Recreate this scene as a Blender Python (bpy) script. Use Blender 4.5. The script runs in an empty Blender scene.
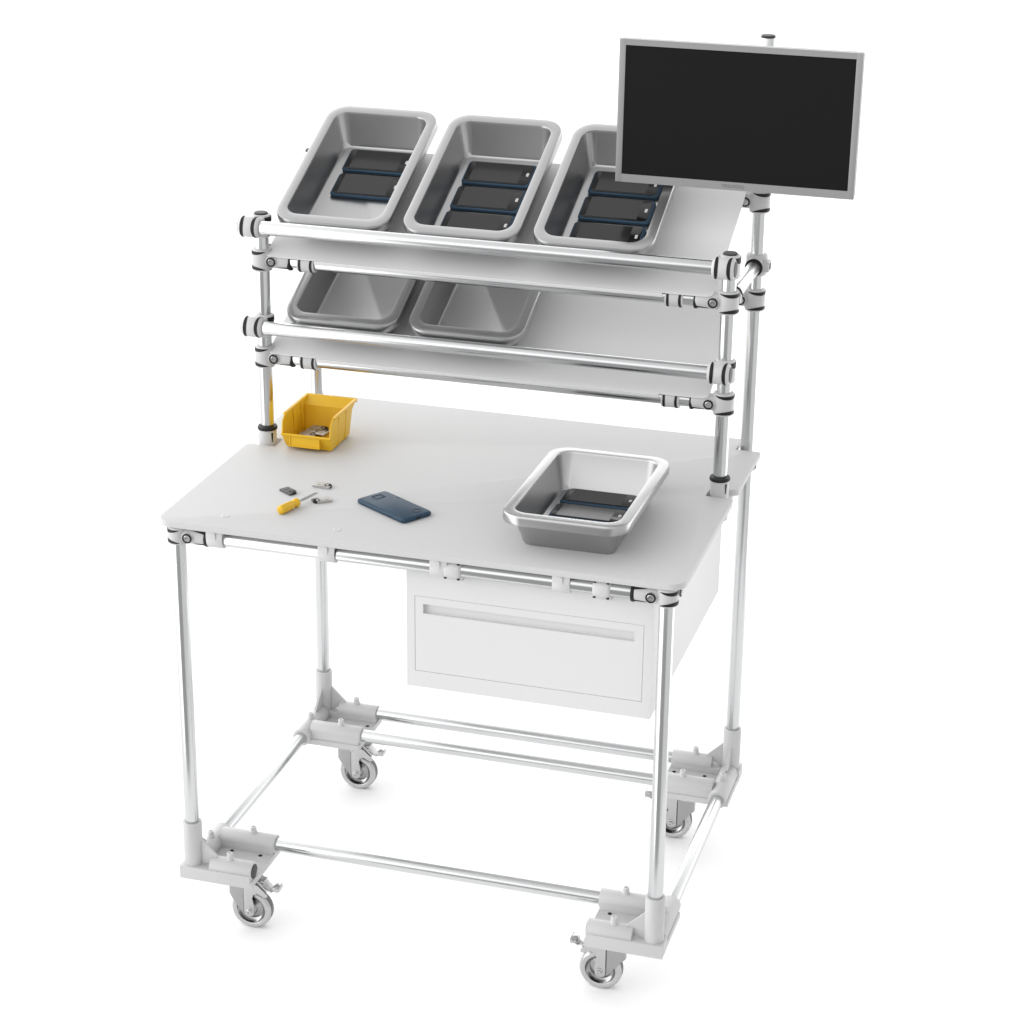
import bpy, bmesh, math, random
from mathutils import Vector, Matrix
random.seed(4)
C = bpy.context.scene.collection
PI = math.pi

# ---------------------------------------------------------------- mesh builder
class MB:
    def __init__(s): s.v = []; s.f = []; s.m = []
    def add(s, vs, fs, mat=0):
        o = len(s.v); s.v += [tuple(v) for v in vs]
        for f in fs: s.f.append(tuple(i + o for i in f)); s.m.append(mat)
    def loft(s, rings, cap0=True, cap1=True, closed=True):
        n = len(rings[0]); vs = [v for r in rings for v in r]; fs = []
        for k in range(len(rings) - 1):
            for i in range(n if closed else n - 1):
                j = (i + 1) % n
                fs.append((k*n+i, k*n+j, (k+1)*n+j, (k+1)*n+i))
        if cap0: fs.append(tuple(range(n-1, -1, -1)))
        if cap1: fs.append(tuple((len(rings)-1)*n + i for i in range(n)))
        s.add(vs, fs)
    def lathe(s, prof, org, axis, n=32, cap0=True, cap1=True):
        """prof: list of (radius, distance along axis)"""
        a = Vector(axis).normalized(); t = Vector((0,0,1)) if abs(a.z) < .9 else Vector((1,0,0))
        u = a.cross(t).normalized(); w = a.cross(u); o = Vector(org)
        rings = [[o + a*d + (u*math.cos(2*PI*i/n) + w*math.sin(2*PI*i/n))*r for i in range(n)] for r, d in prof]
        s.loft(rings, cap0, cap1)
    def cyl(s, p0, p1, r, n=32, bev=0.0):
        p0 = Vector(p0); p1 = Vector(p1); L = (p1-p0).length
        if bev: prof = [(r-bev, 0), (r-bev*.3, bev*.3), (r, bev), (r, L-bev), (r-bev*.3, L-bev*.3), (r-bev, L)]
        else: prof = [(r, 0), (r, L)]
        s.lathe(prof, p0, p1-p0, n)
    def box(s, lo, hi, bev=0.0, mtx=None):
        bm = bmesh.new(); bmesh.ops.create_cube(bm, size=1)
        for v in bm.verts:
            v.co = Vector([lo[i] + (v.co[i]+.5)*(hi[i]-lo[i]) for i in range(3)])
        if bev: bmesh.ops.bevel(bm, geom=bm.edges[:], offset=bev, segments=2, affect='EDGES', profile=.6)
        if mtx is not None: bmesh.ops.transform(bm, matrix=mtx, verts=bm.verts)
        bm.verts.index_update()
        s.add([v.co.copy() for v in bm.verts], [[v.index for v in f.verts] for f in bm.faces]); bm.free()
    def prism(s, pts, a, b, fn, bev=0.0):
        """extrude the 2-D outline pts between a and b; fn(p, q, h) -> 3-D"""
        bm = bmesh.new()
        v0 = [bm.verts.new(fn(x, y, a)) for x, y in pts]; v1 = [bm.verts.new(fn(x, y, b)) for x, y in pts]
        n = len(pts); bm.faces.new(v0[::-1]); bm.faces.new(v1)
        for i in range(n): bm.faces.new((v0[i], v0[(i+1) % n], v1[(i+1) % n], v1[i]))
        bmesh.ops.recalc_face_normals(bm, faces=bm.faces)
        if bev:
            es = [e for e in bm.edges if len(e.link_faces) == 2 and (e.link_faces[0] in (bm.faces[:2]) or e.link_faces[1] in (bm.faces[:2]))]
            bmesh.ops.bevel(bm, geom=es, offset=bev, segments=2, affect='EDGES', profile=.6)
        bm.verts.index_update()
        s.add([v.co.copy() for v in bm.verts], [[v.index for v in f.verts] for f in bm.faces]); bm.free()
    def build(s, name, mat, parent=None, sharp=35):
        me = bpy.data.meshes.new(name); me.from_pydata(s.v, [], s.f)
        bm = bmesh.new(); bm.from_mesh(me); bmesh.ops.recalc_face_normals(bm, faces=bm.faces); bm.to_mesh(me); bm.free()
        me.shade_smooth(); me.set_sharp_from_angle(angle=math.radians(sharp))
        for m in (mat if isinstance(mat, list) else [mat]): me.materials.append(m)
        o = bpy.data.objects.new(name, me); C.objects.link(o)
        if parent: o.parent = parent
        return o

def rrect(hw, hd, r, z, n=8, cx=0, cy=0):
    r = min(r, hw-1e-5, hd-1e-5); out = []
    for k, (sx, sy) in enumerate(((1,1), (-1,1), (-1,-1), (1,-1))):
        for i in range(n+1):
            a = PI/2*k + PI/2*i/n
            out.append(Vector((cx + sx*(hw-r) + r*math.cos(a), cy + sy*(hd-r) + r*math.sin(a), z)))
    return out

def tag(o, label, cat, group=None, kind=None):
    o['label'] = label; o['category'] = cat
    if group: o['group'] = group
    if kind: o['kind'] = kind
    return o
def empty(name, loc=(0,0,0), rot=None):
    o = bpy.data.objects.new(name, None); C.objects.link(o); o.location = loc; o.empty_display_size = .05
    if rot is not None: o.rotation_euler = rot
    return o
def copy_tree(o, parent=None):
    c = o.copy(); C.objects.link(c)
    if parent: c.parent = parent
    for ch in [x for x in bpy.data.objects if x.parent == o]: copy_tree(ch, c)
    return c

# ---------------------------------------------------------------- materials
def mat(name, col, rough=.5, metal=0.0, spec=.5, noise=0.0, nscale=40, bump=0.0, bscale=300, coat=0.0):
    m = bpy.data.materials.new(name); m.use_nodes = True; nt = m.node_tree; b = nt.nodes['Principled BSDF']
    b.inputs['Base Color'].default_value = (*col, 1); b.inputs['Roughness'].default_value = rough
    b.inputs['Metallic'].default_value = metal; b.inputs['Specular IOR Level'].default_value = spec
    b.inputs['Coat Weight'].default_value = coat
    tc = nt.nodes.new('ShaderNodeTexCoord')
    if noise:
        n = nt.nodes.new('ShaderNodeTexNoise'); n.inputs['Scale'].default_value = nscale; n.inputs['Detail'].default_value = 4
        r = nt.nodes.new('ShaderNodeMapRange'); r.inputs['To Min'].default_value = max(0, rough-noise); r.inputs['To Max'].default_value = rough+noise
        nt.links.new(tc.outputs['Object'], n.inputs['Vector']); nt.links.new(n.outputs['Fac'], r.inputs['Value']); nt.links.new(r.outputs['Result'], b.inputs['Roughness'])
    if bump:
        n = nt.nodes.new('ShaderNodeTexNoise'); n.inputs['Scale'].default_value = bscale; n.inputs['Detail'].default_value = 3
        u = nt.nodes.new('ShaderNodeBump'); u.inputs['Strength'].default_value = bump; u.inputs['Distance'].default_value = .001
        nt.links.new(tc.outputs['Object'], n.inputs['Vector']); nt.links.new(n.outputs['Fac'], u.inputs['Height']); nt.links.new(u.outputs['Normal'], b.inputs['Normal'])
    return m
M_ground = mat('white_ground', (.97,.97,.97), .9, spec=.0)
M_top    = mat('white_laminate', (.55,.55,.55), .6, spec=.3, noise=.05, bump=.04, bscale=500)
M_shelf  = mat('painted_sheet', (.70,.70,.70), .45, noise=.04, bump=.03, bscale=600)
M_draw   = mat('drawer_paint', (.66,.66,.66), .45, noise=.04, bump=.04, bscale=700)
M_tube   = mat('polished_aluminium', (.62,.625,.63), .23, 1.0, noise=.03, nscale=25)
M_plast  = mat('light_grey_plastic', (.51,.51,.51), .45, noise=.05, bump=.06, bscale=500)
M_white  = mat('off_white_plastic', (.56,.56,.56), .45, noise=.05, bump=.05, bscale=500)
M_black  = mat('black_rubber', (.010,.010,.010), .5, spec=.3)
M_cap    = mat('dark_grey_cap', (.040,.040,.040), .5, spec=.3)
M_tray   = mat('brushed_steel', (.44,.44,.443), .28, .92)
M_blue   = mat('blue_case', (.020,.050,.085), .5, spec=.3, noise=.05, bump=.08, bscale=900)
M_blued  = mat('dark_blue_relief', (.012,.030,.050), .5, spec=.3)
M_glass  = mat('black_glass', (.008,.008,.009), .14, spec=.35)
M_disp   = mat('dark_display', (.016,.016,.0165), .16, spec=.35)
M_btn    = mat('pale_button', (.55,.55,.55), .4)
M_yel    = mat('yellow_plastic', (.72,.43,.012), .42, noise=.05, bump=.04, bscale=500)
M_steel  = mat('zinc_steel', (.50,.50,.50), .17, 1.0, noise=.03, nscale=12)
M_hub    = mat('grey_hub', (.34,.34,.34), .15, 1.0)
M_tread  = mat('dark_tread', (.13,.13,.13), .5)
M_cover  = mat('zinc_cover', (.36,.36,.36), .18, 1.0)
M_tyre   = mat('grey_rubber', (.50,.50,.50), .25, .7)
M_clip   = mat('nickel_clip', (.44,.43,.41), .35, .6, noise=.06, bump=.1, bscale=700)
M_clipd  = mat('grey_clip', (.11,.11,.11), .45, .3)
M_frame  = mat('silver_bezel', (.30,.30,.30), .42, .2, noise=.04, bump=.03, bscale=900)
M_screen = mat('matte_black_screen', (.007,.007,.007), .3, spec=.2)
M_text   = mat('grey_lettering', (.17,.17,.17), .5)
M_trans  = mat('clear_steel_shaft', (.5,.5,.5), .2, 1.0)

# ---------------------------------------------------------------- measured sizes
W, D, YM = .95, .730, .447          # post spacing, depth, middle posts
R = .014                            # tube radius
ZT, ZTOP = .869, .900               # under-table rail axis, table top
ZU, ZL, ZC = 1.2900, 1.0873, 1.3820 # shelf rails, head of middle posts
ZBU, ZBL = 1.4190, 1.2170            # rear shelf bars
ZP = 1.742                          # head of the tall rear post

# ================================================================ ground
g = MB(); g.add([(-40,-.50,0), (-.1,-.50,0), (.7,-.36,0), (1.8,-.30,0), (1.95,3,0), (5,8,0), (42,60,0), (-40,60,0)], [(0,1,2,3,4,5,6,7)])
tag(g.build('ground', M_ground), 'plain white seamless ground under the workbench', 'ground', kind='structure')

# ================================================================ workbench
WB = empty('workbench', (0,0,0))
tag(WB, 'white mobile tube frame workbench with two sloping shelves standing on four castors', 'workbench')

def tube(p0, p1, name='tube', caps=(), r=R, parent=WB):
    m = MB(); m.cyl(p0, p1, r, 40, .0008); o = m.build(name, M_tube, parent)
    d = (Vector(p1)-Vector(p0)).normalized()
    for k in caps:
        e = Vector(p1) if k else Vector(p0); dd = d if k else -d
        c = MB(); c.lathe([(r*1.005, -.001), (r*1.005, .002), (r*.9, .004), (0.0001, .0045)], e, dd, 32); c.build('end_cap', M_cap, o)
    return o
# posts
tube((0,0,.13), (0,0,ZT+.02), 'post'); tube((W,0,.13), (W,0,ZT+.02), 'post')
tube((0,D,.13), (0,D,ZBU+.03), 'post', (1,)); tube((W,D,.13), (W,D,ZP), 'post', (1,))
tube((0,YM,ZT), (0,YM,ZC), 'post', (1,)); tube((W,YM,ZT), (W,YM,ZC), 'post', (1,))
# base rails
XZ, YZ, XI = .157, .147, .112
tube((.05,XI,XZ), (W-.05,XI,XZ), 'base_rail')
tube((.05,D,XZ), (W-.05,D,XZ), 'base_rail'); tube((.05,D-XI,XZ), (W-.05,D-XI,XZ), 'base_rail')
tube((0,.05,YZ), (0,D-.05,YZ), 'base_rail'); tube((W,.05,YZ), (W,D-.05,YZ), 'base_rail')
# table rails
tube((.02,0,ZT), (W-.02,0,ZT), 'table_rail'); tube((.02,D,ZT), (W-.02,D,ZT), 'table_rail')
tube((0,.02,ZT), (0,D-.02,ZT), 'table_rail'); tube((W,.02,ZT), (W,D-.02,ZT), 'table_rail')
# shelf rails
for z in (ZU, ZL):
    tube((.02,YM,z), (W-.02,YM,z), 'shelf_rail')
for z in (ZBU, ZBL):
    tube((.02,D,z), (W-.02,D,z), 'shelf_rail')
YR = YM-.031
for z in (1.3625, 1.1560):
    tube((-.026,YR,z), (W+.012,YR,z), 'stop_rail')
for x in (0, W):
    tube((x,YM+.02,ZU), (x,D-.02,ZU), 'side_rail')

# ---- connectors
def frame_of(axis, front):
    a = Vector(axis).normalized(); f = Vector(front); f = (f - a*f.dot(a)).normalized(); s = a.cross(f)
    return a, f, s
def crescent(mb, org, axis, front, r, d0, t, A, flip=1, n=20):
    """lens-shaped gap round a sleeve: straight edge at d0, bulging t towards the middle"""
    a, f, s = frame_of(axis, front); o = Vector(org); A = math.radians(A)
    rings = []
    for i in range(n+1):
        q = -1 + 2*i/n; ang = q*A; th = t*(1-q*q)+.0003
        dr = f*math.cos(ang) + s*math.sin(ang)
        lo, hi = d0, d0 - flip*th
        rings.append([o+a*lo+dr*(r-.0012), o+a*lo+dr*(r+.0006), o+a*hi+dr*(r+.0006), o+a*hi+dr*(r-.0012)])
    mb.loft(rings)
def sleeve(org, axis, front, L, r, parent, material=None, A=95, t=.0068, name='connector', cres=True):
    m = MB(); h = L/2
    m.lathe([(r-.004, -h), (r-.0015, -h+.0012), (r-.0002, -h+.0045), (r, 0), (r-.0002, h-.0045), (r-.0015, h-.0012), (r-.004, h)], org, axis, 40)
    o = m.build(name, material or M_plast, parent)
    if cres:
        for sgn in (1, -1):
            k = MB(); crescent(k, org, axis, front, r, sgn*(h-.0042), t, A, sgn); k.build('joint_gap', M_black, o)
    return o
def arm(conn, org, d, bolt_dir, L=.064, vis=True, low=0):
    """arm of a corner connector gripping a rail, with a bolt head on the side bolt_dir"""
    d = Vector(d); b = Vector(bolt_dir); o = Vector(org); up = d.cross(b)
    rings = []
    for q, rb, ru in ((.0,.0165,.0168), (.022,.0165,.0168), (.036,.0165,.0163), (.046,.0165,.016), (L-.005,.0168,.0166), (L-.003,.016,.016)):
        rings.append([o + d*q + b*(rb*math.cos(2*PI*i/32)) + up*(ru*math.sin(2*PI*i/32)) for i in range(32)])
    m = MB(); m.loft(rings)
    m.lathe([(.0095, .010), (.0095, .0185), (.0085, .0195)], o + d*.026, b, 28)
    a = m.build('clamp_arm', M_plast, conn)
    if vis:
        k = MB(); k.lathe([(.0098, .0194), (.0098, .0205), (.0068, .0205), (.0068, .0194)], o + d*.026, b, 28, False, False); k.build('bolt_ring', M_black, conn)
        k = MB(); k.lathe([(.0064, .018), (.0064, .0210), (.0055, .0218), (.0030, .0218), (.0028, .0200), (.0001, .0200)], o + d*.026, b, 24); k.build('bolt', M_steel, conn)
        for sg in (1, -1):
            k = MB()                                      # wedge slots beside the collar
            rr = []
            for i in range(9):
                q = i/8; x = .036 + (L-.005-.036)*q; hw = .0003 + .0022*q; ang = math.radians(sg*(52 - 8*q))
                pr = []
                for da, rad in ((-hw/.0165, .0155), (-hw/.0165, .0173), (hw/.0165, .0173), (hw/.0165, .0155)):
                    an = ang + da; pr.append(o + d*x + b*(rad*math.cos(an)) + up*(rad*math.sin(an)))
                rr.append(pr)
            k.loft(rr); k.build('joint_gap', M_black, conn)
    k = MB(); k.lathe([(.0145-low*.3, L-.006), (.0182-low, L-.006), (.0188-low, L-.004), (.0188-low, L-.001), (.0182-low, L+.0005), (.0145-low*.3, L+.0005)], o - Vector((0,0,low*.9)), d, 36, False, False); k.build('collar', M_black, conn)
    return a
# under the table top, at the four posts
for x, y in ((0,0), (W,0), (0,D), (W,D)):
    sx = 1 if x == 0 else -1; sy = 1 if y == 0 else -1
    c = sleeve((x,y,ZT), (0,0,1), (-sx, -.55*sy, 0), .0355, .0205, WB, A=88)
    arm(c, (x,y,ZT), (sx,0,0), (0,-sy,0), low=.0008)
    arm(c, (x,y,ZT), (0,sy,0), (-sx,0,0), vis=True)
# shelf rails on the middle posts
for z in (ZU, ZL):
    for x in (0, W):
        sx = 1 if x == 0 else -1
        c = sleeve((x,YM,z), (0,0,1), (-sx*.75, -.7, 0), .046, .0205, WB, A=88)
        arm(c, (x,YM,z), (sx,0,0), (0,-1,0), low=.0026)
        if z == ZU: arm(c, (x,YM,z), (0,1,0), (-sx,0,0), L=.05, vis=False)
# rear bars on the rear posts
for z in (ZBU, ZBL):
    for x in (0, W):
        sx = 1 if x == 0 else -1
        c = sleeve((x,D,z), (0,0,1), (-sx*.8, -.6, 0), .046, .0205, WB, A=85, cres=(x == W))
        arm(c, (x,D,z), (sx,0,0), (0,-1,0), low=.0026)
# side rails meet the rear posts
for x in (0, W):
    sx = 1 if x == 0 else -1
    c = sleeve((x,D,ZU), (0,0,1), (0,-1,0), .044, .0215, WB, cres=False)
    m = MB(); m.lathe([(.0175, 0), (.0178, .014), (.0185, .026), (.0185, .030)], (x,D,ZU), (0,-1,0), 36); m.build('clamp_arm', M_plast, c)
    m = MB(); m.lathe([(.0141, .0295), (.0178, .0295), (.0182, .0310), (.0182, .0325), (.0172, .0337), (.0141, .0337)], (x,D,ZU), (0,-1,0), 36, False, False); m.build('collar', M_black, c)
    m = MB(); m.box((x-sx*.0205-.008, D-.020, ZU-.011), (x-sx*.0205+.008, D+.004, ZU+.011), .002); m.build('clamp_lug', M_plast, c)
    m = MB(); m.box((x-sx*.0287-.0012, D-.013, ZU-.006), (x-sx*.0287+.0012, D-.004, ZU+.006), .0005); m.build('joint_gap', M_black, c)
# cross joints: post sleeve behind, stop-rail sleeve in front
for z, capd in ((1.3625, True), (1.1560, False)):
    for x in (0, W):
        sx = 1 if x == 0 else -1
        root = sleeve((x,YM,z-.003), (0,0,1), (sx*.3,1,0), .046, .0200, WB, M_white, A=100, t=.004)
        m = MB(); L = .043; xc = x - (.010 if x == 0 else .005)
        m.lathe([(.016, -L/2), (.0188, -L/2+.002), (.0205, -L/2+.006), (.0207, 0), (.0205, L/2-.006), (.0188, L/2-.002), (.016, L/2)], (xc,YR,z), (1,0,0), 40)
        m.box((x-.014, YR, z-.017), (x+.014, YM, z+.017), .004)
        r2 = m.build('rail_clamp', M_white, root)
        for sg in (1, -1):
            k = MB(); crescent(k, (xc,YR,z), (1,0,0), (0,-1,.25), .0206, sg*(L/2-.0062), .0068, 105, sg); k.build('joint_gap', M_black, root)
        k = MB(); crescent(k, (x,YM,z-.003), (0,0,1), (1,-.25,0), .0201, .0190, .011, 60, 1); k.build('joint_gap', M_black, root)
        k = MB(); xe = xc + (L/2 if x > .5 else -L/2); d = (1 if x > .5 else -1, 0, 0)
        k.lathe([(.0150, -.001), (.0150, .0012), (.0001, .0016)], (xe,YR,z), d, 32); k.build('end_cap', M_cap, root)
# T sockets carrying the middle posts through the table notches
for x in (0, W):
    sx = 1 if x == 0 else -1
    m = MB(); m.lathe([(.0175, -.022), (.0185, -.020), (.0185, .059), (.0178, .061)], (x,YM,ZT), (0,0,1), 40)
    m.lathe([(.0165, -.05), (.0195, -.047), (.0195, .047), (.0165, .05)], (x,YM,ZT), (0,1,0), 40)
    o = m.build('post_socket', M_plast, WB)
    k = MB(); k.lathe([(.0138, .0605), (.0200, .0605), (.0206, .062), (.0204, .065), (.0190, .0675), (.0138, .0675)], (x,YM,ZT), (0,0,1), 40, False, False); k.build('collar', M_black, o)
    k = MB(); k.prism([(-.0022,.056), (.0022,.056), (.0008,.036), (-.0008,.036)], 0, .0012, lambda p,q,h: (x+.0150+p*.6, YM-.0113+p*.8-h*.8, ZT+q)); k.build('joint_gap', M_black, o)
    for yy in (-.049, .049):
        k = MB(); k.lathe([(.0146, -.002), (.0185, -.002), (.0185, .002), (.0146, .002)], (x,YM+yy,ZT), (0,1,0), 32, False, False); k.build('joint_gap', M_black, o)

# ---- table top with the notches round the posts
def arc_pt(cx, cy, r, a0, a1, n=8):
    return [(cx + r*math.cos(math.radians(a0+(a1-a0)*i/n)), cy + r*math.sin(math.radians(a0+(a1-a0)*i/n))) for i in range(n+1)]
xo0, xo1, yf, yb = -.038, .983, -.020, .772
n0, n1, nd = YM-.0200, YM+.026, .023       # middle notches
q = []
q += arc_pt(xo0+.03, yf+.03, .03, 180, 270) + arc_pt(xo1-.03, yf+.03, .03, 270, 360)
q += arc_pt(xo1-.012, n0-.012, .012, 0, 90) + [(W-nd, n0), (W-nd, n1)] + arc_pt(xo1-.012, n1+.012, .012, 270, 360)
q += arc_pt(xo1-.006, D-.030, .006, 0, 90) + [(W-.019, D-.024), (W-.019, yb)]
q += [(.019, yb), (.019, D-.024)] + arc_pt(xo0+.006, D-.030, .006, 90, 180)
q += arc_pt(xo0+.012, n1+.012, .012, 180, 270) + [(nd, n1), (nd, n0)] + arc_pt(xo0+.012, n0-.012, .012, 90, 180)
m = MB(); m.prism(q, ZTOP-.0125, ZTOP, lambda p,q_,h: (p,q_,h), .0012)
top = m.build('tabletop', M_top, WB)
for x in (.0805, .307):
    m = MB(); m.lathe([(.0082, -.001), (.0082, .0004), (.0072, .0008), (.0040, .0008), (.0032, .0002), (.0001, .0002)], (x,.038,ZTOP), (0,0,1), 24); m.build('screw_cover', M_white, top)
# saddles that screw the top to the front rail
for x in (.0800, .305, .524, .757):
    m = MB(); w = .0165
    for s in (1,):
        m.lathe([(.0172, -w), (.0178, -w+.001), (.0178, w-.001), (.0172, w)], (x,0,ZT), (1,0,0), 32)
        m.box((x-w, -.0172, ZT), (x+w, .030, ZTOP-.0128), .0008)
    m.prism([(-.0172,0), (-.0172-.004,.0180), (-.0172,.0180)], -.0015, .0015, lambda p,q_,h: (x+.002+h, p, ZT+q_))
    m.build('saddle_clamp', M_white, WB)

# ---- sloping shelves
th = math.atan2(ZBU-ZU, D-YM); SY, SZ = math.cos(th), math.sin(th)
def shelf(z):
    def P(x, s, n): return Vector((x, YM + s*SY - n*SZ, z + s*SZ + n*SY))
    m = MB(); T = .0022; N0 = .0155
    x0, x1, rc = .012, .9235, .012
    pts = arc_pt(x0+rc, -.011+rc, rc, 180, 270, 5) + arc_pt(x1-rc, -.011+rc, rc, 270, 360, 5) + [(x1, .357), (x0, .357)]
    m.prism(pts, N0, N0+T, lambda p,q_,h: P(p, q_, h), .0006)
    m.prism([(x0,.3545), (x1,.3545), (x1,.357), (x0,.357)], N0-.014, N0-.0002, lambda p,q_,h: P(p, q_, h))   # folded rear hem
    m.prism([(.118,-.0150), (W-.124,-.0150), (W-.124,-.0129), (.118,-.0129)], N0-.0065, N0+T-.0002, lambda p,q_,h: P(p, q_, h), .0004)
    m.prism([(.118,-.0131), (W-.124,-.0131), (W-.124,-.0100), (.118,-.0100)], N0+.0002, N0+T-.0004, lambda p,q_,h: P(p, q_, h))
    o = m.build('shelf', M_shelf, WB)
    return o
for z in (ZU, ZL):
    shelf(z)
    for x in (.0975, .8475):                             # clips holding the sheet to its rail
        m = MB(); m.lathe([(.0142, -.018), (.0166, -.0175), (.0176, -.012), (.0172, 0), (.0176, .012), (.0166, .0175), (.0142, .018)], (x,YM-.0006,z-.0015), (1,0,0), 32)
        o = m.build('shelf_clip', M_plast, WB)
        for s in (1, -1):
            k = MB(); crescent(k, (x,YM-.0006,z-.0015), (1,0,0), (0,-1,-.1), .0174, s*.0142, .0048, 105, s); k.build('joint_gap', M_black, o)

# ---- foot brackets
def bracket(mx, my):
    fx = lambda v: (v if mx > 0 else W-v); fy = lambda v: (v if my > 0 else D-v)
    def bx(m, x0, x1, y0, y1, z0, z1, b=0.0):
        xs = sorted((fx(x0), fx(x1))); ys = sorted((fy(y0), fy(y1))); m.box((xs[0],ys[0],z0), (xs[1],ys[1],z1), b)
    m = MB()
    bx(m, -.0215, .1325, -.0215, .134, .127, .1405, .001)
    bx(m, -.0220, .1290, -.0222, .0185, .1268, .1545, .0012)       # front block
    bx(m, .012, .1305, XI-.019, XI+.0195, .1272, .1560, .0012)     # rear block
    r = .0192
    m.cyl((fx(.040), fy(0), XZ-.001), (fx(.1295), fy(0), XZ-.001), r, 36, .0012)
    m.cyl((fx(.015), fy(XI), XZ), (fx(.1335), fy(XI), XZ), r, 36, .0012)
    m.cyl((fx(0), fy(.018), YZ), (fx(0), fy(.147), YZ), r+.0006, 36, .0012)
    m.cyl((fx(0), fy(0), .1266), (fx(0), fy(0), .2476), r-.0002, 40, .0012)
    for (a, b) in (((.018, .055), 0), ((.018, .055), 1)):        # gussets
        pts = [(.012,.15), (.058,.172), (.017,.212)]
        if b == 0: m.prism(pts, -.0025, .0025, lambda p,q_,h: (fx(p), fy(h), q_))
        else: m.prism(pts, -.0025, .0025, lambda p,q_,h: (fx(h), fy(p), q_))
    o = m.build('foot_bracket', M_plast, WB)
    for x, y, zz in ((.079, 0, XZ), (.083, XI, XZ), (0, .085, YZ)):
        k = MB(); k.lathe([(.0075, .016), (.0075, .0225), (.0055, .024), (.0062, .0245), (.0062, .0310), (.0050, .0325), (.0026, .0325), (.0022, .0295), (.0001, .0295)], (fx(x),fy(y),zz), (0,0,1), 20); k.build('set_screw', M_white, o)
    for x, y in ((.045, .086), (.108, .085), (.118, .036), (.05, .036)):
        k = MB(); k.lathe([(.0042, -.001), (.0042, .0006), (.0001, .0006)], (fx(x),fy(y),.1405), (0,0,1), 16); k.build('bolt_hole', M_black, o)
    if my > 0:
        k = MB(); d = (1 if mx > 0 else -1, 0, 0)
        k.lathe([(.0148, -.001), (.0148, .0012), (.0125, .0018), (.0001, .0018)], (fx(.1295), fy(0), XZ-.001), d, 32); k.build('end_cap', M_cap, o)
    k = MB(); k.lathe([(.0142, -.001), (.0185, -.001), (.0185, .0012), (.0142, .0012)], (fx(0),fy(0),.2476), (0,0,1), 36, False, False); k.build('socket_rim', M_white, o)
    return o
for mx in (1, -1):
    for my in (1, -1): bracket(mx, my)

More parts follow.
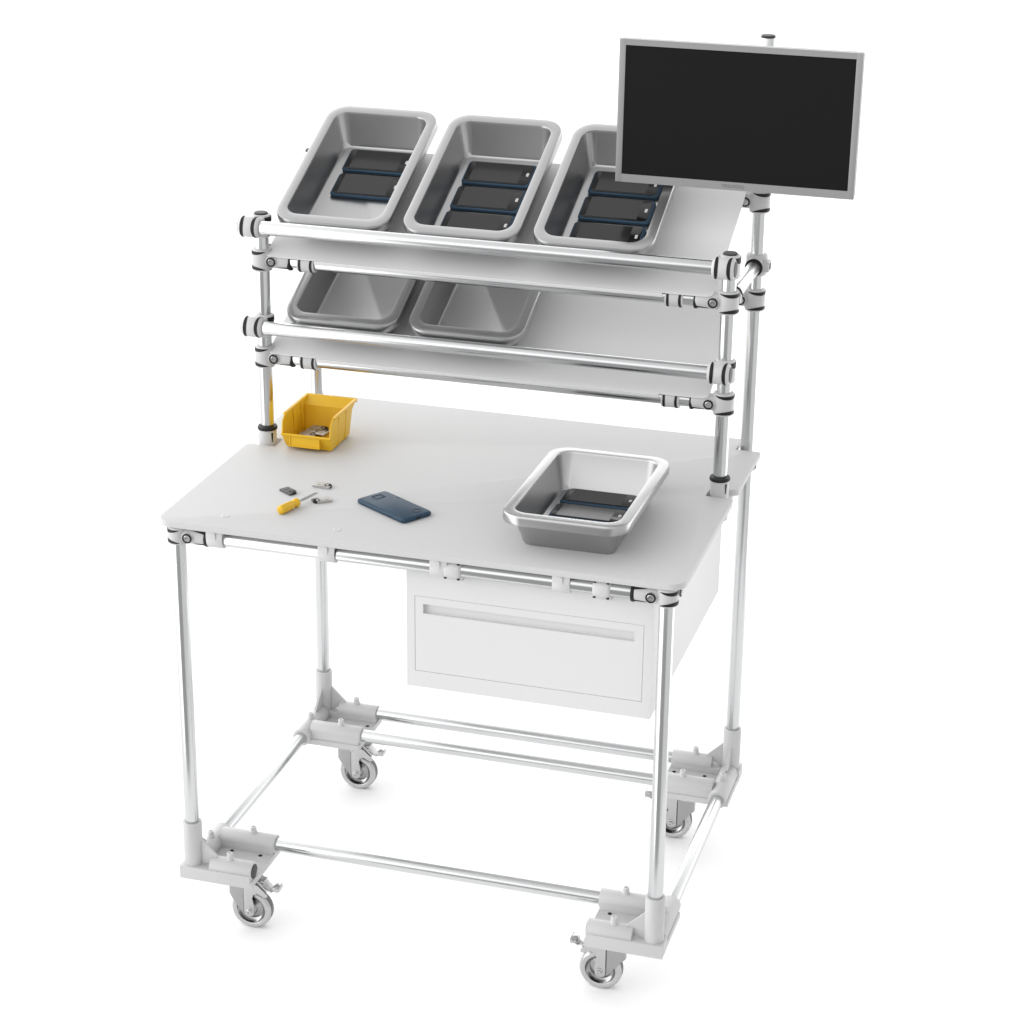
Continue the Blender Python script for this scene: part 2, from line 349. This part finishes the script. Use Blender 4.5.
# ---- castors (brake towards +x, wheel trailing towards +x)
def make_caster():
    root = empty('caster', (0,0,0)); root.parent = WB
    AX = .032
    m = MB(); m.box((-.034,-.026,.1225), (.034,.026,.1268), .001)
    m.lathe([(.026,.104), (.0275,.107), (.0275,.1135), (.022,.116), (.022,.1225)], (0,0,0), (0,0,1), 36); m.build('swivel_head', M_steel, root)
    # wheel
    m = MB(); w = .0125
    prof = [(.0305,-w+.001), (.0320,-w), (.0385,-w), (.0410,-w+.002), (.0424,-w+.0045), (.0425,-w+.0058), (.0405,-w+.0062), (.0405,w-.0062), (.0425,w-.0058), (.0424,w-.0045), (.0410,w-.002), (.0385,w), (.0320,w), (.0305,w-.001)]
    m.lathe(prof, (AX,0,.0426), (0,1,0), 56, False, False); wh = m.build('wheel_tyre', M_tyre, root)
    m = MB(); m.lathe([(.0400,-.0060), (.0420,-.0060), (.0426,-.003), (.0426,.003), (.0420,.0060), (.0400,.0060)], (AX,0,.0426), (0,1,0), 56, False, False); m.build('tread', M_tread, root)
    m = MB(); m.lathe([(.0001,-.0115), (.0080,-.0115), (.0100,-.0105), (.0125,-.0065), (.0230,-.0030), (.0275,-.0060), (.0308,-.0118), (.0312,0), (.0308,.0118), (.0275,.0060), (.0230,.0030), (.0125,.0065), (.0100,.0105), (.0080,.0115), (.0001,.0115)], (AX,0,.0426), (0,1,0), 56, False, False); m.build('wheel_hub', M_hub, root)
    # fork cheeks
    chk = [(.020,.113), (.030,.1135), (.052,.104), (.070,.087), (.071,.081), (.064,.0795), (.050,.086), (.041,.082), (.0385,.074), (.0410,.060), (.0425,.048), (.0400,.0345), (.035,.031), (.029,.031), (.0225,.034), (.020,.040)]
    for s in (1, -1):
        m = MB(); m.prism(chk, s*.0158, s*.0186, lambda p,q_,h: (p, h, q_), .0006); m.build('fork_cheek', M_steel, root)
        m = MB(); m.lathe([(.0085,.0186), (.0085,.0200), (.0060,.0205), (.0060,.0235), (.0050,.0245), (.0022,.0245), (.0020,.0225), (.0001,.0225)], (AX,0,.0426), (0,s,0), 6 if s > 0 else 20); m.build('axle_bolt', M_steel, root)
        m = MB(); m.lathe([(.0035,.0186), (.0030,.0198), (.0001,.0200)], (.022,0,.100), (0,s,0), 16); m.build('rivet', M_steel, root)
    # bent front cover joining the cheeks
    path = []
    for i in range(25):
        a_ = -PI/2 + PI*i/24; ca, sa = max(0, math.cos(a_)), math.sin(a_)
        path.append((.0182 - .0350*ca**(2/3), math.copysign(.0172*abs(sa)**(2/3), sa)))
    m = MB(); rings = []
    for top in (1, 0):
        ring = []
        for inner in (0, 1):
            for x, y in (path if not inner else path[::-1]):
                xi = x + (.0018 if inner and x < .0195 else 0); yi = y*(.9 if inner else 1)
                ring.append(Vector((xi, yi, .113 if top else .036 + .036*min(1, (.0182-x)/.030))))
        rings.append(ring)
    m.loft(rings); m.build('fork_cover', M_cover, root)
    # brake lever
    m = MB(); P = [(.020,.1165), (.040,.1150), (.058,.1040), (.070,.0925), (.078,.0905), (.092,.1010)]
    rings = []
    for i, (x, z) in enumerate(P):
        hw = (.013,.014,.014,.011,.013,.014)[i]; t = .0022
        rings.append([Vector((x,-hw,z)), Vector((x,hw,z)), Vector((x+.0012,hw,z+t)), Vector((x+.0012,-hw,z+t))])
    m.loft(rings)
    for s in (1, -1):
        m.prism([(.030,.116), (.058,.105), (.070,.094), (.068,.089), (.050,.098), (.030,.107)], s*.0132, s*.0148, lambda p,q_,h: (p, h, q_))
    m.box((.050,-.010,.108), (.062,.010,.1125), .001); m.box((.080,-.0125,.0925), (.0945,.0125,.1025), .003); m.build('brake_lever', M_steel, root)
    return root
c0 = make_caster()
for i, (x, y, r) in enumerate(((.073,.046,0), (W-.080,.046,PI), (.076,D-.068,0), (W-.078,D-.070,PI))):
    c = c0 if i == 0 else copy_tree(c0, WB)
    c.location = (x, y, 0); c.rotation_euler = (0, 0, r)

# ================================================================ drawer unit hung under the top
DU = empty('drawer_unit', (.687, .03, .612))
tag(DU, 'white sheet steel drawer box hung under the right half of the tabletop', 'drawer')
x0, x1, y0, y1, z0, z1 = .4490, .9215, .022, .640, .607, .874
def local(m, o=DU):
    l = o.location; m.v = [(a-l[0], b-l[1], c-l[2]) for a, b, c in m.v]; return m
fx0, fx1, fz0, fz1 = .4650, .9050, .640, .7945
m = MB(); T = .012
m.box((x0,y0+.004,z0), (x0+.004,y1,z1), .0008); m.box((x1-.004,y0+.004,z0), (x1,y1,z1), .0008)
m.box((x0+.004,y0+.004,z0), (x1-.004,y1,z0+.004)); m.box((x0+.004,y1-.004,z0+.004), (x1-.004,y1,z1)); m.box((x0+.004,y0+.004,z1-.004), (x1-.004,y1-.004,z1))
m.box((x0,y0,z0), (fx0,y0+.0038,z1)); m.box((fx1,y0,z0), (x1,y0+.0038,z1))
m.box((fx0,y0,z0), (fx1,y0+.0038,fz0)); m.box((fx0,y0,fz1), (fx1,y0+.0038,z1))
local(m).build('cabinet_body', M_draw, DU)
gp = .0007; hx0, hx1, hz0, hz1 = .4815, .8875, .7595, .7790
m = MB(); a, b, c_, d_ = fx0+gp, fx1-gp, fz0+gp, fz1-gp; yf_ = y0+.0003
m.box((a,yf_,c_), (b,y0+.016,hz0)); m.box((a,yf_,hz1), (b,y0+.016,d_)); m.box((a,yf_,hz0+.00001), (hx0,y0+.016,hz1-.00001)); m.box((hx1,yf_,hz0+.00001), (b,y0+.016,hz1-.00001))
m.add([(a-.0006,y0+.0030,c_-.0006), (b+.0006,y0+.0030,c_-.0006), (b+.0006,y0+.0030,c_), (a-.0006,y0+.0030,c_)], [(0,1,2,3)])
df = local(m).build('drawer_front', M_draw, DU)
m = MB(); m.add([(hx0,y0+.0094,hz0), (hx1,y0+.0094,hz0), (hx1,y0+.0094,hz1), (hx0,y0+.0094,hz1)], [(0,1,2,3)])
m.prism([(y0+.0095,hz0), (y0+.0095,hz1), (y0+.0150,hz1), (y0+.0150,hz0)], hx0, hx1, lambda p,q_,h: (h, p, q_)); local(m).build('handle_recess', M_draw, df)
for x in (.5495, .8315):
    m = MB(); w = .0165
    sec = [(.0176*math.cos(t_), .0176*math.sin(t_)) for t_ in [math.radians(100+20*i) for i in range(9)]]
    m.lathe([(.0150,-w), (.0178,-w+.002), (.0190,-w+.005), (.0190,w-.005), (.0178,w-.002), (.0150,w)], (x,0,ZT), (1,0,0), 36)
    m.box((x-w+.001, .004, ZT-.026), (x+w-.001, .0215, ZT+.012), .002)
    h = local(m).build('hook_clamp', M_white, DU)
    for s in (1, -1):
        for zz in (.0145, -.0150):
            k = MB(); k.box((x+s*.0125-.0025, -.0150, ZT+zz-.0010), (x+s*.0125+.0025, -.0115, ZT+zz+.0010)); local(k).build('joint_gap', M_black, h)

# ================================================================ monitor on the tall post
MO = empty('monitor', (.9195, .600, 1.6063))
tag(MO, 'flat widescreen monitor with silver bezel and black screen on the tall rear post', 'monitor')
ow, oh, t = .4670, .2765, .030; sw, sh = .4425, .2490
ang = math.radians(1.6)
RX = Matrix.Rotation(-ang, 4, 'X')
def mloc(m): m.v = [tuple(RX @ Vector(v)) for v in m.v]; return m
m = MB(); zo = .0020
m.box((-ow/2,0,-oh/2), (-sw/2,.012,oh/2), .0008); m.box((sw/2,0,-oh/2), (ow/2,.012,oh/2), .0008)
m.box((-sw/2-.0005,.0001,-oh/2+.0001), (sw/2+.0005,.012,-sh/2+zo)); m.box((-sw/2-.0005,.0001,sh/2+zo), (sw/2+.0005,.012,oh/2-.0001))
mloc(m).build('bezel', M_frame, MO)
m = MB(); m.box((-ow/2+.001,.0122,-oh/2+.001), (ow/2-.001,t,oh/2-.001), .004); m.box((-.12,t-.001,-.08), (.12,t+.018,.08), .006); mloc(m).build('back_shell', M_frame, MO)
m = MB(); m.box((-sw/2-.001,.0018,-sh/2-.0003), (sw/2+.001,.010,sh/2+.003)); mloc(m).build('screen', M_screen, MO)
m = MB(); m.box((-.04,t+.018,-.04), (.04,t+.023,.04), .001); m.cyl((0,t+.022,0), (.0305,.130-.016,0), .011, 20); m.lathe([(.0225,-.024), (.0235,-.02), (.0235,.02), (.0225,.024)], (.0305,.130,0), (0,0,1), 36); m.build('mount_arm', M_plast, MO)
cu = bpy.data.curves.new('brand_lettering', 'FONT'); cu.body = 'TRILOGIQ'; cu.size = .0092; cu.align_x = 'CENTER'; cu.align_y = 'CENTER'; cu.extrude = .0003; cu.space_character = 1.08
to = bpy.data.objects.new('t', cu); C.objects.link(to); bpy.context.view_layer.update()
tm = bpy.data.meshes.new_from_object(to.evaluated_get(bpy.context.evaluated_depsgraph_get())); bpy.data.objects.remove(to)
lm = MB(); lm.add([tuple(RX @ Vector((v.co.x, -.0002-v.co.z*.5, v.co.y-oh/2+.0076))) for v in tm.vertices], [tuple(p_.vertices) for p_ in tm.polygons])
lm.build('brand_lettering', M_text, MO); bpy.data.meshes.remove(tm)

# ================================================================ trays
def make_tray():
    m = MB(); H = .070; hw, hd = .1205, .1935
    R_ = lambda a, b, r, z: rrect(a, b, r, z, 9)
    rings = [R_(.0855,.1440,.016,0), R_(.0872,.1457,.018,.0015), R_(.1020,.1750,.030,.0560), R_(.1035,.1765,.031,.0580),
             R_(.1190,.1920,.042,.0550), R_(.1203,.1933,.043,.0554), R_(.1208,.1938,.043,.0580), R_(.1206,.1936,.043,.0680), R_(.1201,.1931,.0425,.0716), R_(.1190,.1920,.0415,.0734), R_(.1175,.1905,.0405,.0740),
             R_(.1018,.1718,.029,.0740), R_(.1008,.1708,.0285,.0736), R_(.1001,.1701,.028,.0724), R_(.0994,.1692,.027,.0690),
             R_(.0885,.1470,.014,.0060), R_(.0870,.1455,.013,.0035), R_(.0845,.1430,.012,.0022)]
    m.loft(rings, True, True)
    return m
tray_mesh = make_tray()
NT = .0155+.0022+.0004
def slope_pose(x, z, s, n):
    return Matrix.Translation(Vector((x, YM + s*SY - n*SZ, z + s*SZ + n*SY))) @ Matrix.Rotation(th, 4, 'X')
tray0 = tray_mesh.build('tray', M_tray)
trays = []
TG = 'grey metal trays'
for k, (mt, lab) in enumerate((
    (slope_pose(.1500,ZU,.2095,NT), 'grey metal tray holding only two phones, leftmost on the upper shelf'),
    (slope_pose(.4160,ZU,.2095,NT), 'grey metal tray with three phones in the middle of the upper shelf'),
    (slope_pose(.6810,ZU,.2095,NT), 'grey metal tray with three phones partly hidden behind the monitor'),
    (slope_pose(.1650,ZL,.2110,NT), 'empty grey metal tray at the left end of the lower shelf'),
    (slope_pose(.4260,ZL,.2110,NT), 'empty grey metal tray in the middle of the lower shelf'),
    (Matrix.Translation((.7425,.2225,ZTOP+.0003)), 'grey metal tray standing on the tabletop with two phones inside'))):
    o = tray0 if k == 0 else copy_tree(tray0)
    o.matrix_world = mt; tag(o, lab, 'tray', TG); trays.append(mt)

# ================================================================ phones
PL, PW, PT = .146, .073, .0095
def case_mesh():
    m = MB(); hw, hd = PL/2, PW/2
    m.loft([rrect(hw-.004,hd-.004,.006,0,6), rrect(hw-.001,hd-.001,.0085,.0014,6), rrect(hw,hd,.009,.003,6), rrect(hw,hd,.009,.0062,6), rrect(hw-.0010,hd-.0010,.0085,.0078,6), rrect(hw-.0042,hd-.0042,.0065,PT,6)])
    return m
def make_phone():
    root = empty('phone')
    case_mesh().build('phone_case', M_blue, root)
    m = MB(); hw, hd = PL/2-.0050, PW/2-.0036
    m.loft([rrect(hw,hd,.010,PT-.0004,6,-.0005), rrect(hw,hd,.010,PT+.0005,6,-.0005), rrect(hw-.0006,hd-.0006,.0095,PT+.0008,6,-.0005)]); m.build('front_glass', M_glass, root)
    m = MB(); m.box((-.0575,-.0295,PT+.0004), (.0465,.0295,PT+.0011)); m.build('display', M_disp, root)
    m = MB(); m.loft([rrect(.0028,.0058,.0026,PT+.0004,5,.0600), rrect(.0028,.0058,.0026,PT+.0014,5,.0600), rrect(.0022,.005,.002,PT+.0017,5,.0600)]); m.build('home_button', M_btn, root)
    return root
ph0 = make_phone(); first = True
PG = 'phones lying in the trays'
words = {0: ('rear', 'front'), 1: ('rear', 'middle', 'front'), 2: ('rear', 'middle', 'front'), 5: ('rear', 'front')}
where = {0: 'in the leftmost upper tray holding two', 1: 'in the middle upper tray', 2: 'in the upper tray behind the monitor', 5: 'in the tray standing on the tabletop'}
def put(k, lx, ly, ordn, rz=0):
    global first
    o = ph0 if first else copy_tree(ph0); first = False
    o.matrix_world = trays[k] @ Matrix.Translation((lx, ly + (.009 if k < 5 else .0), .0024)) @ Matrix.Rotation(math.radians(rz), 4, 'Z')
    tag(o, '%s phone with black front and blue case, %s' % (ordn, where[k]), 'phone', PG)
put(0, .006, .0855, 'rear'); put(0, .0075, .0030, 'front')
for k, dx in ((1,.0015), (2,.0025)):
    put(k, dx, .0765, 'rear'); put(k, dx, -.0065, 'middle'); put(k, dx-.001, -.0885, 'front')
put(5, -.0005, .0985, 'rear'); put(5, -.001, .0160, 'front')

# blue phone lying face down on the table
FD = empty('phone', (.3735, .1700, ZTOP+.0003), (0,0,math.radians(-32)))
tag(FD, 'blue phone lying face down on the tabletop beside the screwdriver', 'phone')
case_mesh().build('phone_case', M_blue, FD)
m = MB()
for (a, b, c_, d_) in ((-.060,.004,-.044,.0052), (-.060,.0248,-.044,.026), (-.060,.0052,-.0588,.0248), (-.0452,.0052,-.044,.0248)):
    m.box((a,b-.012,PT-.0004), (c_,d_-.012,PT+.0006))
m.build('camera_window', M_blued, FD)
m = MB(); m.lathe([(.0070,-.0004), (.0085,-.0004), (.0085,.0006), (.0070,.0006)], (.052,.014,PT), (0,0,1), 28, False, False)
m.lathe([(.0064,-.0004), (.0064,.0002), (.0001,.0002)], (.052,.014,PT), (0,0,1), 24, False, True); m.build('speaker_ring', M_blued, FD)
m = MB(); m.box((PL/2-.0006,-.0045,.0035), (PL/2+.0004,.0045,.0065)); m.build('charging_port', M_black, FD)
m = MB(); m.box((.030,-PW/2-.0004,.0040), (.036,-PW/2+.0006,.0062)); m.box((-.026,.030-.001,PT-.0003), (-.022,.0315,PT+.0004)); m.build('side_button', M_blued, FD)

# ================================================================ small metal clips
def make_clip(body):
    root = empty('metal_clip')
    L, Wd = .036, .0205
    m = MB(); T = .0010
    m.box((-L/2,-Wd/2,.0034), (L/2-.007,Wd/2,.0034+T), .0003)
    m.box((L/2-.0072,-Wd/2,.0034), (L/2,-Wd/2+.007,.0034+T), .0003)
    m.box((-L/2,-Wd/2,.0002), (L/2,-Wd/2+T,.0034)); m.box((-L/2,Wd/2-T,.0002), (L/2-.007,Wd/2,.0034))
    m.box((-L/2+.004,-.0045,.0042), (-L/2+.012,.0045,.0050), .0003); m.box((-.002,-.002,.0042), (.004,.004,.0049), .0003)
    m.build('clip_body', body, root)
    m = MB(); m.lathe([(.0045,.0004), (.0075,.0004), (.0075,.0046), (.0045,.0046)], (L/2-.0078,.0015,0), (0,0,1), 24, False, False)
    m.box((L/2-.0095,-.007,.0006), (L/2-.0030,.0062,.0024)); m.build('clip_latch', M_black, root)
    return root
cA = make_clip(M_clip); CG = 'small metal clips'
cA.location = (.2010,.2405,ZTOP+.0002); cA.rotation_euler = (0,0,math.radians(-5))
tag(cA, 'silver metal clip on the tabletop beyond the screwdriver tip, latch to the right', 'clip', CG)
c = copy_tree(cA); c.location = (.2270,.1650,ZTOP+.0002); c.rotation_euler = (0,0,math.radians(36+180))
tag(c, 'silver metal clip on the tabletop beside the screwdriver shaft, latch to the left', 'clip', CG)
c = make_clip(M_clipd); c.location = (.1490,.1910,ZTOP+.0002); c.rotation_euler = (0,0,math.radians(-34))
tag(c, 'dark grey metal clip lying left of the screwdriver', 'clip', CG)
BX, BY = .0975, .4300
for (dx, dy, dz, rz, lab) in ((-.012,.090,.0124,-3,'rearmost silver clip on the heap in the yellow bin'), (-.015,.068,.0124,2,'second silver clip from the back of the yellow bin'), (-.019,.046,.0124,-2,'front silver clip behind the lip of the yellow bin'), (.012,.050,.0185,80,'silver clip lying crosswise on the others in the yellow bin')):
    c = copy_tree(cA); c.location = (BX+dx, BY+dy, ZTOP+dz); c.rotation_euler = (0, 0, math.radians(rz))
    tag(c, lab, 'clip', CG)

# ================================================================ screwdriver
a0 = Vector((.1765,.0745,0)); dirv = Vector((.031,.0997,0)).normalized()
SD = empty('screwdriver', (a0.x, a0.y, ZTOP+.0092), (0,0,math.atan2(dirv.y, dirv.x)))
tag(SD, 'small screwdriver with yellow fluted handle lying on the tabletop', 'screwdriver')
m = MB(); rings = []
for x, r, fl in ((-.0003,.0030,0), (.0006,.0062,0), (.003,.0085,0), (.006,.0090,.3), (.009,.0091,1), (.034,.0086,1), (.038,.0080,.4), (.041,.0066,0), (.044,.0066,0), (.047,.0088,0), (.0505,.0090,0), (.0535,.0084,0), (.055,.0055,0), (.0555,.003,0)):
    rings.append([Vector((x, math.cos(2*PI*i/48)*rr, math.sin(2*PI*i/48)*rr)) for i in range(48) for rr in [r - fl*.0012*max(0, math.cos(6*2*PI*i/48))]])
m.loft(rings); m.build('handle', M_yel, SD)
m = MB(); m.lathe([(.0026,0), (.0026,.050), (.0026,.0540)], (.055,0,0), (1,0,0), 20, True, False)
e = Vector((.055,0,0)) + Vector((1,0,0))*.0540
m.loft([[e+Vector((0,.0026*math.cos(2*PI*i/20),.0026*math.sin(2*PI*i/20))) for i in range(20)], [e+Vector((.007,.0034*math.cos(2*PI*i/20),.0006*math.sin(2*PI*i/20))) for i in range(20)]]); m.build('shaft', M_trans, SD)

# ================================================================ yellow picking bin
YB = empty('picking_bin', (BX, BY, ZTOP+.0002))
tag(YB, 'yellow plastic open front picking bin on the tabletop beside the left post', 'bin')
HW, T = .0535, .0028
side = [(.000,.003), (-.0175,.0345), (-.0150,.0390), (-.0120,.0600), (.0050,.0730), (.1330,.0730), (.1330,.0670), (.1120,.0560), (.1020,.003)]
m = MB()
for s in (1, -1):
    m.prism(side, s*(HW-T), s*HW, lambda p,q_,h: (h, p, q_), .0005)
m.prism([(.000,.003), (-.0175,.0345), (-.0150,.0357), (.0030,.0048)], -HW+T, HW-T, lambda p,q_,h: (h, p, q_))          # front
m.prism([(.1020,.003), (.1120,.0560), (.1330,.0670), (.1330,.0728), (.1290,.0728), (.1090,.0570), (.0990,.005)], -HW+T, HW-T, lambda p,q_,h: (h, p, q_))
m.box((-HW+T,.001,.0018), (HW-T,.101,.0044))
for x in (-HW+.008, HW-.008):
    for y in (.010, .045, .080): m.box((x-.005,y-.006,0), (x+.005,y+.006,.0032))
def taper(m):
    m.v = [(a*(.925+.075*min(1, max(0, c_)/.0345)), b, c_) for a, b, c_ in m.v]; return m
body = taper(m).build('bin_body', M_yel, YB)
m = MB()                                                      # outer and inner ribs
for s in (1, -1):
    for y in (.034, .076):
        lo, hi = sorted((s*HW, s*(HW+.0018))); m.box((lo,y-.002,.003), (hi,y+.002,.0690), .0004)
        lo, hi = sorted((s*(HW-T), s*(HW-T-.0012))); m.box((lo,y+.008,.0045), (hi,y+.020,.0690), .0004)
    for y0_, z0_, y1_, z1_ in ((.004,.0715,.133,.0715),):
        lo, hi = sorted((s*(HW-.0005), s*(HW+.0032))); m.box((lo,y0_,z0_-.0035), (hi,y1_,z0_+.0018), .0008)
m.box((-HW-.0032,.1315,.0655), (HW+.0032,.1355,.0735), .001)
taper(m).build('rib', M_yel, YB)
# label slot on the sloping front
u = Vector((0,-.0175,.0315)).normalized(); nrm = Vector((0,-u.z,u.y)); o_ = Vector((0,0,.003))
m = MB()
def slot(xa, xb, ua, ub, h=.0018):
    vs = [o_ + Vector((x,0,0)) + u*uu + nrm*hh for hh in (-.0005, h) for (x, uu) in ((xa,ua), (xb,ua), (xb,ub), (xa,ub))]
    m.add(vs, [(0,1,2,3), (4,5,6,7), (0,1,5,4), (1,2,6,5), (2,3,7,6), (3,0,4,7)])
slot(-HW,HW,.0335,.0362,.0022)
for xa, xb in ((-.0365,-.0340), (.0270,.0295)):
    m.prism([(-.0172,.0325), (-.0172,.0085), (-.0020,.0065), (-.0160,.0325)], xa, xb, lambda p,q_,h: (h, p, q_))
m.prism([(-.0172,.0110), (-.0172,.0085), (-.0020,.0065), (-.0030,.0085)], -.0340, .0270, lambda p,q_,h: (h, p, q_))
m.prism([(-.0156,.0325), (-.0156,.0100), (-.0035,.0090), (-.0150,.0325)], -.0340, .0270, lambda p,q_,h: (h, p, q_))
m.build('label_slot', M_yel, YB)

# ================================================================ camera
cam = bpy.data.cameras.new('camera'); co = bpy.data.objects.new('camera', cam); C.objects.link(co)
F_PX = 2270.640
yaw, pit, rol = -0.285948, 0.378164, 0.011184
d = Vector((math.sin(yaw)*math.cos(pit), math.cos(yaw)*math.cos(pit), -math.sin(pit)))
r_ = Vector((math.cos(yaw), -math.sin(yaw), 0)); u_ = r_.cross(d)
cr, sr = math.cos(rol), math.sin(rol)
rr, uu = r_*cr + u_*sr, u_*cr - r_*sr
co.matrix_world = Matrix(((rr.x,uu.x,-d.x,1.73099), (rr.y,uu.y,-d.y,-3.64635), (rr.z,uu.z,-d.z,2.50393), (0,0,0,1)))
cam.sensor_width = 36; cam.lens = F_PX/1024*36; cam.clip_end = 300; cam.clip_start = .05
sc = bpy.context.scene; sc.camera = co

# ================================================================ studio light: a bright surround, darker overhead, on the right and behind the camera
w = bpy.data.worlds.new('World'); sc.world = w; w.use_nodes = True
nt = w.node_tree; bg = nt.nodes['Background']
tc = nt.nodes.new('ShaderNodeTexCoord'); sep = nt.nodes.new('ShaderNodeSeparateXYZ'); nt.links.new(tc.outputs['Generated'], sep.inputs[0])
def ramp(src, stops):
    r = nt.nodes.new('ShaderNodeValToRGB'); mr = nt.nodes.new('ShaderNodeMapRange')
    mr.inputs['From Min'].default_value = -1; mr.inputs['From Max'].default_value = 1
    nt.links.new(src, mr.inputs['Value']); nt.links.new(mr.outputs['Result'], r.inputs['Fac'])
    e = r.color_ramp.elements
    while len(e) < len(stops): e.new(.5)
    for k, (t_, v) in enumerate(stops): e[k].position = (t_+1)/2; e[k].color = (v, v, v, 1)
    r.color_ramp.interpolation = 'EASE'
    return r.outputs['Color']
def mul(a, b):
    n = nt.nodes.new('ShaderNodeMath'); n.operation = 'MULTIPLY'; nt.links.new(a, n.inputs[0])
    if hasattr(b, 'is_output'): nt.links.new(b, n.inputs[1])
    else: n.inputs[1].default_value = b
    return n.outputs[0]
def vmath(op, a, b=None):
    n = nt.nodes.new('ShaderNodeMath'); n.operation = op
    for k, v in enumerate((a, b)):
        if v is None: continue
        if hasattr(v, 'is_output'): nt.links.new(v, n.inputs[k])
        else: n.inputs[k].default_value = v
    return n.outputs[0]
def azim(ax, ay):      # cosine between the horizontal part of the direction and (ax, ay)
    h = vmath('SQRT', vmath('ADD', vmath('MULTIPLY', sep.outputs['X'], sep.outputs['X']), vmath('MULTIPLY', sep.outputs['Y'], sep.outputs['Y'])))
    dot = vmath('ADD', vmath('MULTIPLY', sep.outputs['X'], ax), vmath('MULTIPLY', sep.outputs['Y'], ay))
    return vmath('DIVIDE', dot, vmath('MAXIMUM', h, 1e-4))
def mixv(f, a, b):     # a*(1-f) + b*f
    return vmath('ADD', vmath('MULTIPLY', a, vmath('SUBTRACT', 1.0, f)), vmath('MULTIPLY', b, f))
elev = ramp(sep.outputs['Z'], [(-1,1.0), (0,1.0), (.40,1.0), (.80,.44), (1,.34)])
side = ramp(sep.outputs['X'], [(-1,1.15), (0,.95), (.5,.55), (1,.28)])
fnt = ramp(sep.outputs['Y'], [(-1,.62), (-.5,.9), (-.1,1.05), (.5,1.0), (1,.8)])
upper = mul(mul(elev, side), fnt)
# low down in front of the paper the studio is dim: grey on the right, a dark gap behind the camera
grey = ramp(azim(.82, -.57), [(-1,0), (.30,0), (.62,1), (1,1)])
gap = ramp(azim(.0, -1.0), [(-1,0), (.82,0), (.91,1), (1,1)])
lowv = mixv(gap, mixv(grey, .95, .31), .15)
below = ramp(sep.outputs['Z'], [(-1,1), (-.02,1), (.30,0), (1,0)])
val = mixv(below, upper, lowv)
nt.links.new(val, bg.inputs['Color']); bg.inputs['Strength'].default_value = 2.85

sc.view_settings.view_transform = 'Standard'; sc.view_settings.look = 'None'; sc.view_settings.exposure = 0; sc.view_settings.gamma = 1; sc.view_settings.use_curve_mapping = False
sc.render.engine = 'CYCLES'
try:
    sc.cycles.use_denoising = True; sc.cycles.max_bounces = 10; sc.cycles.diffuse_bounces = 5
except Exception: pass
sc.render.film_transparent = False
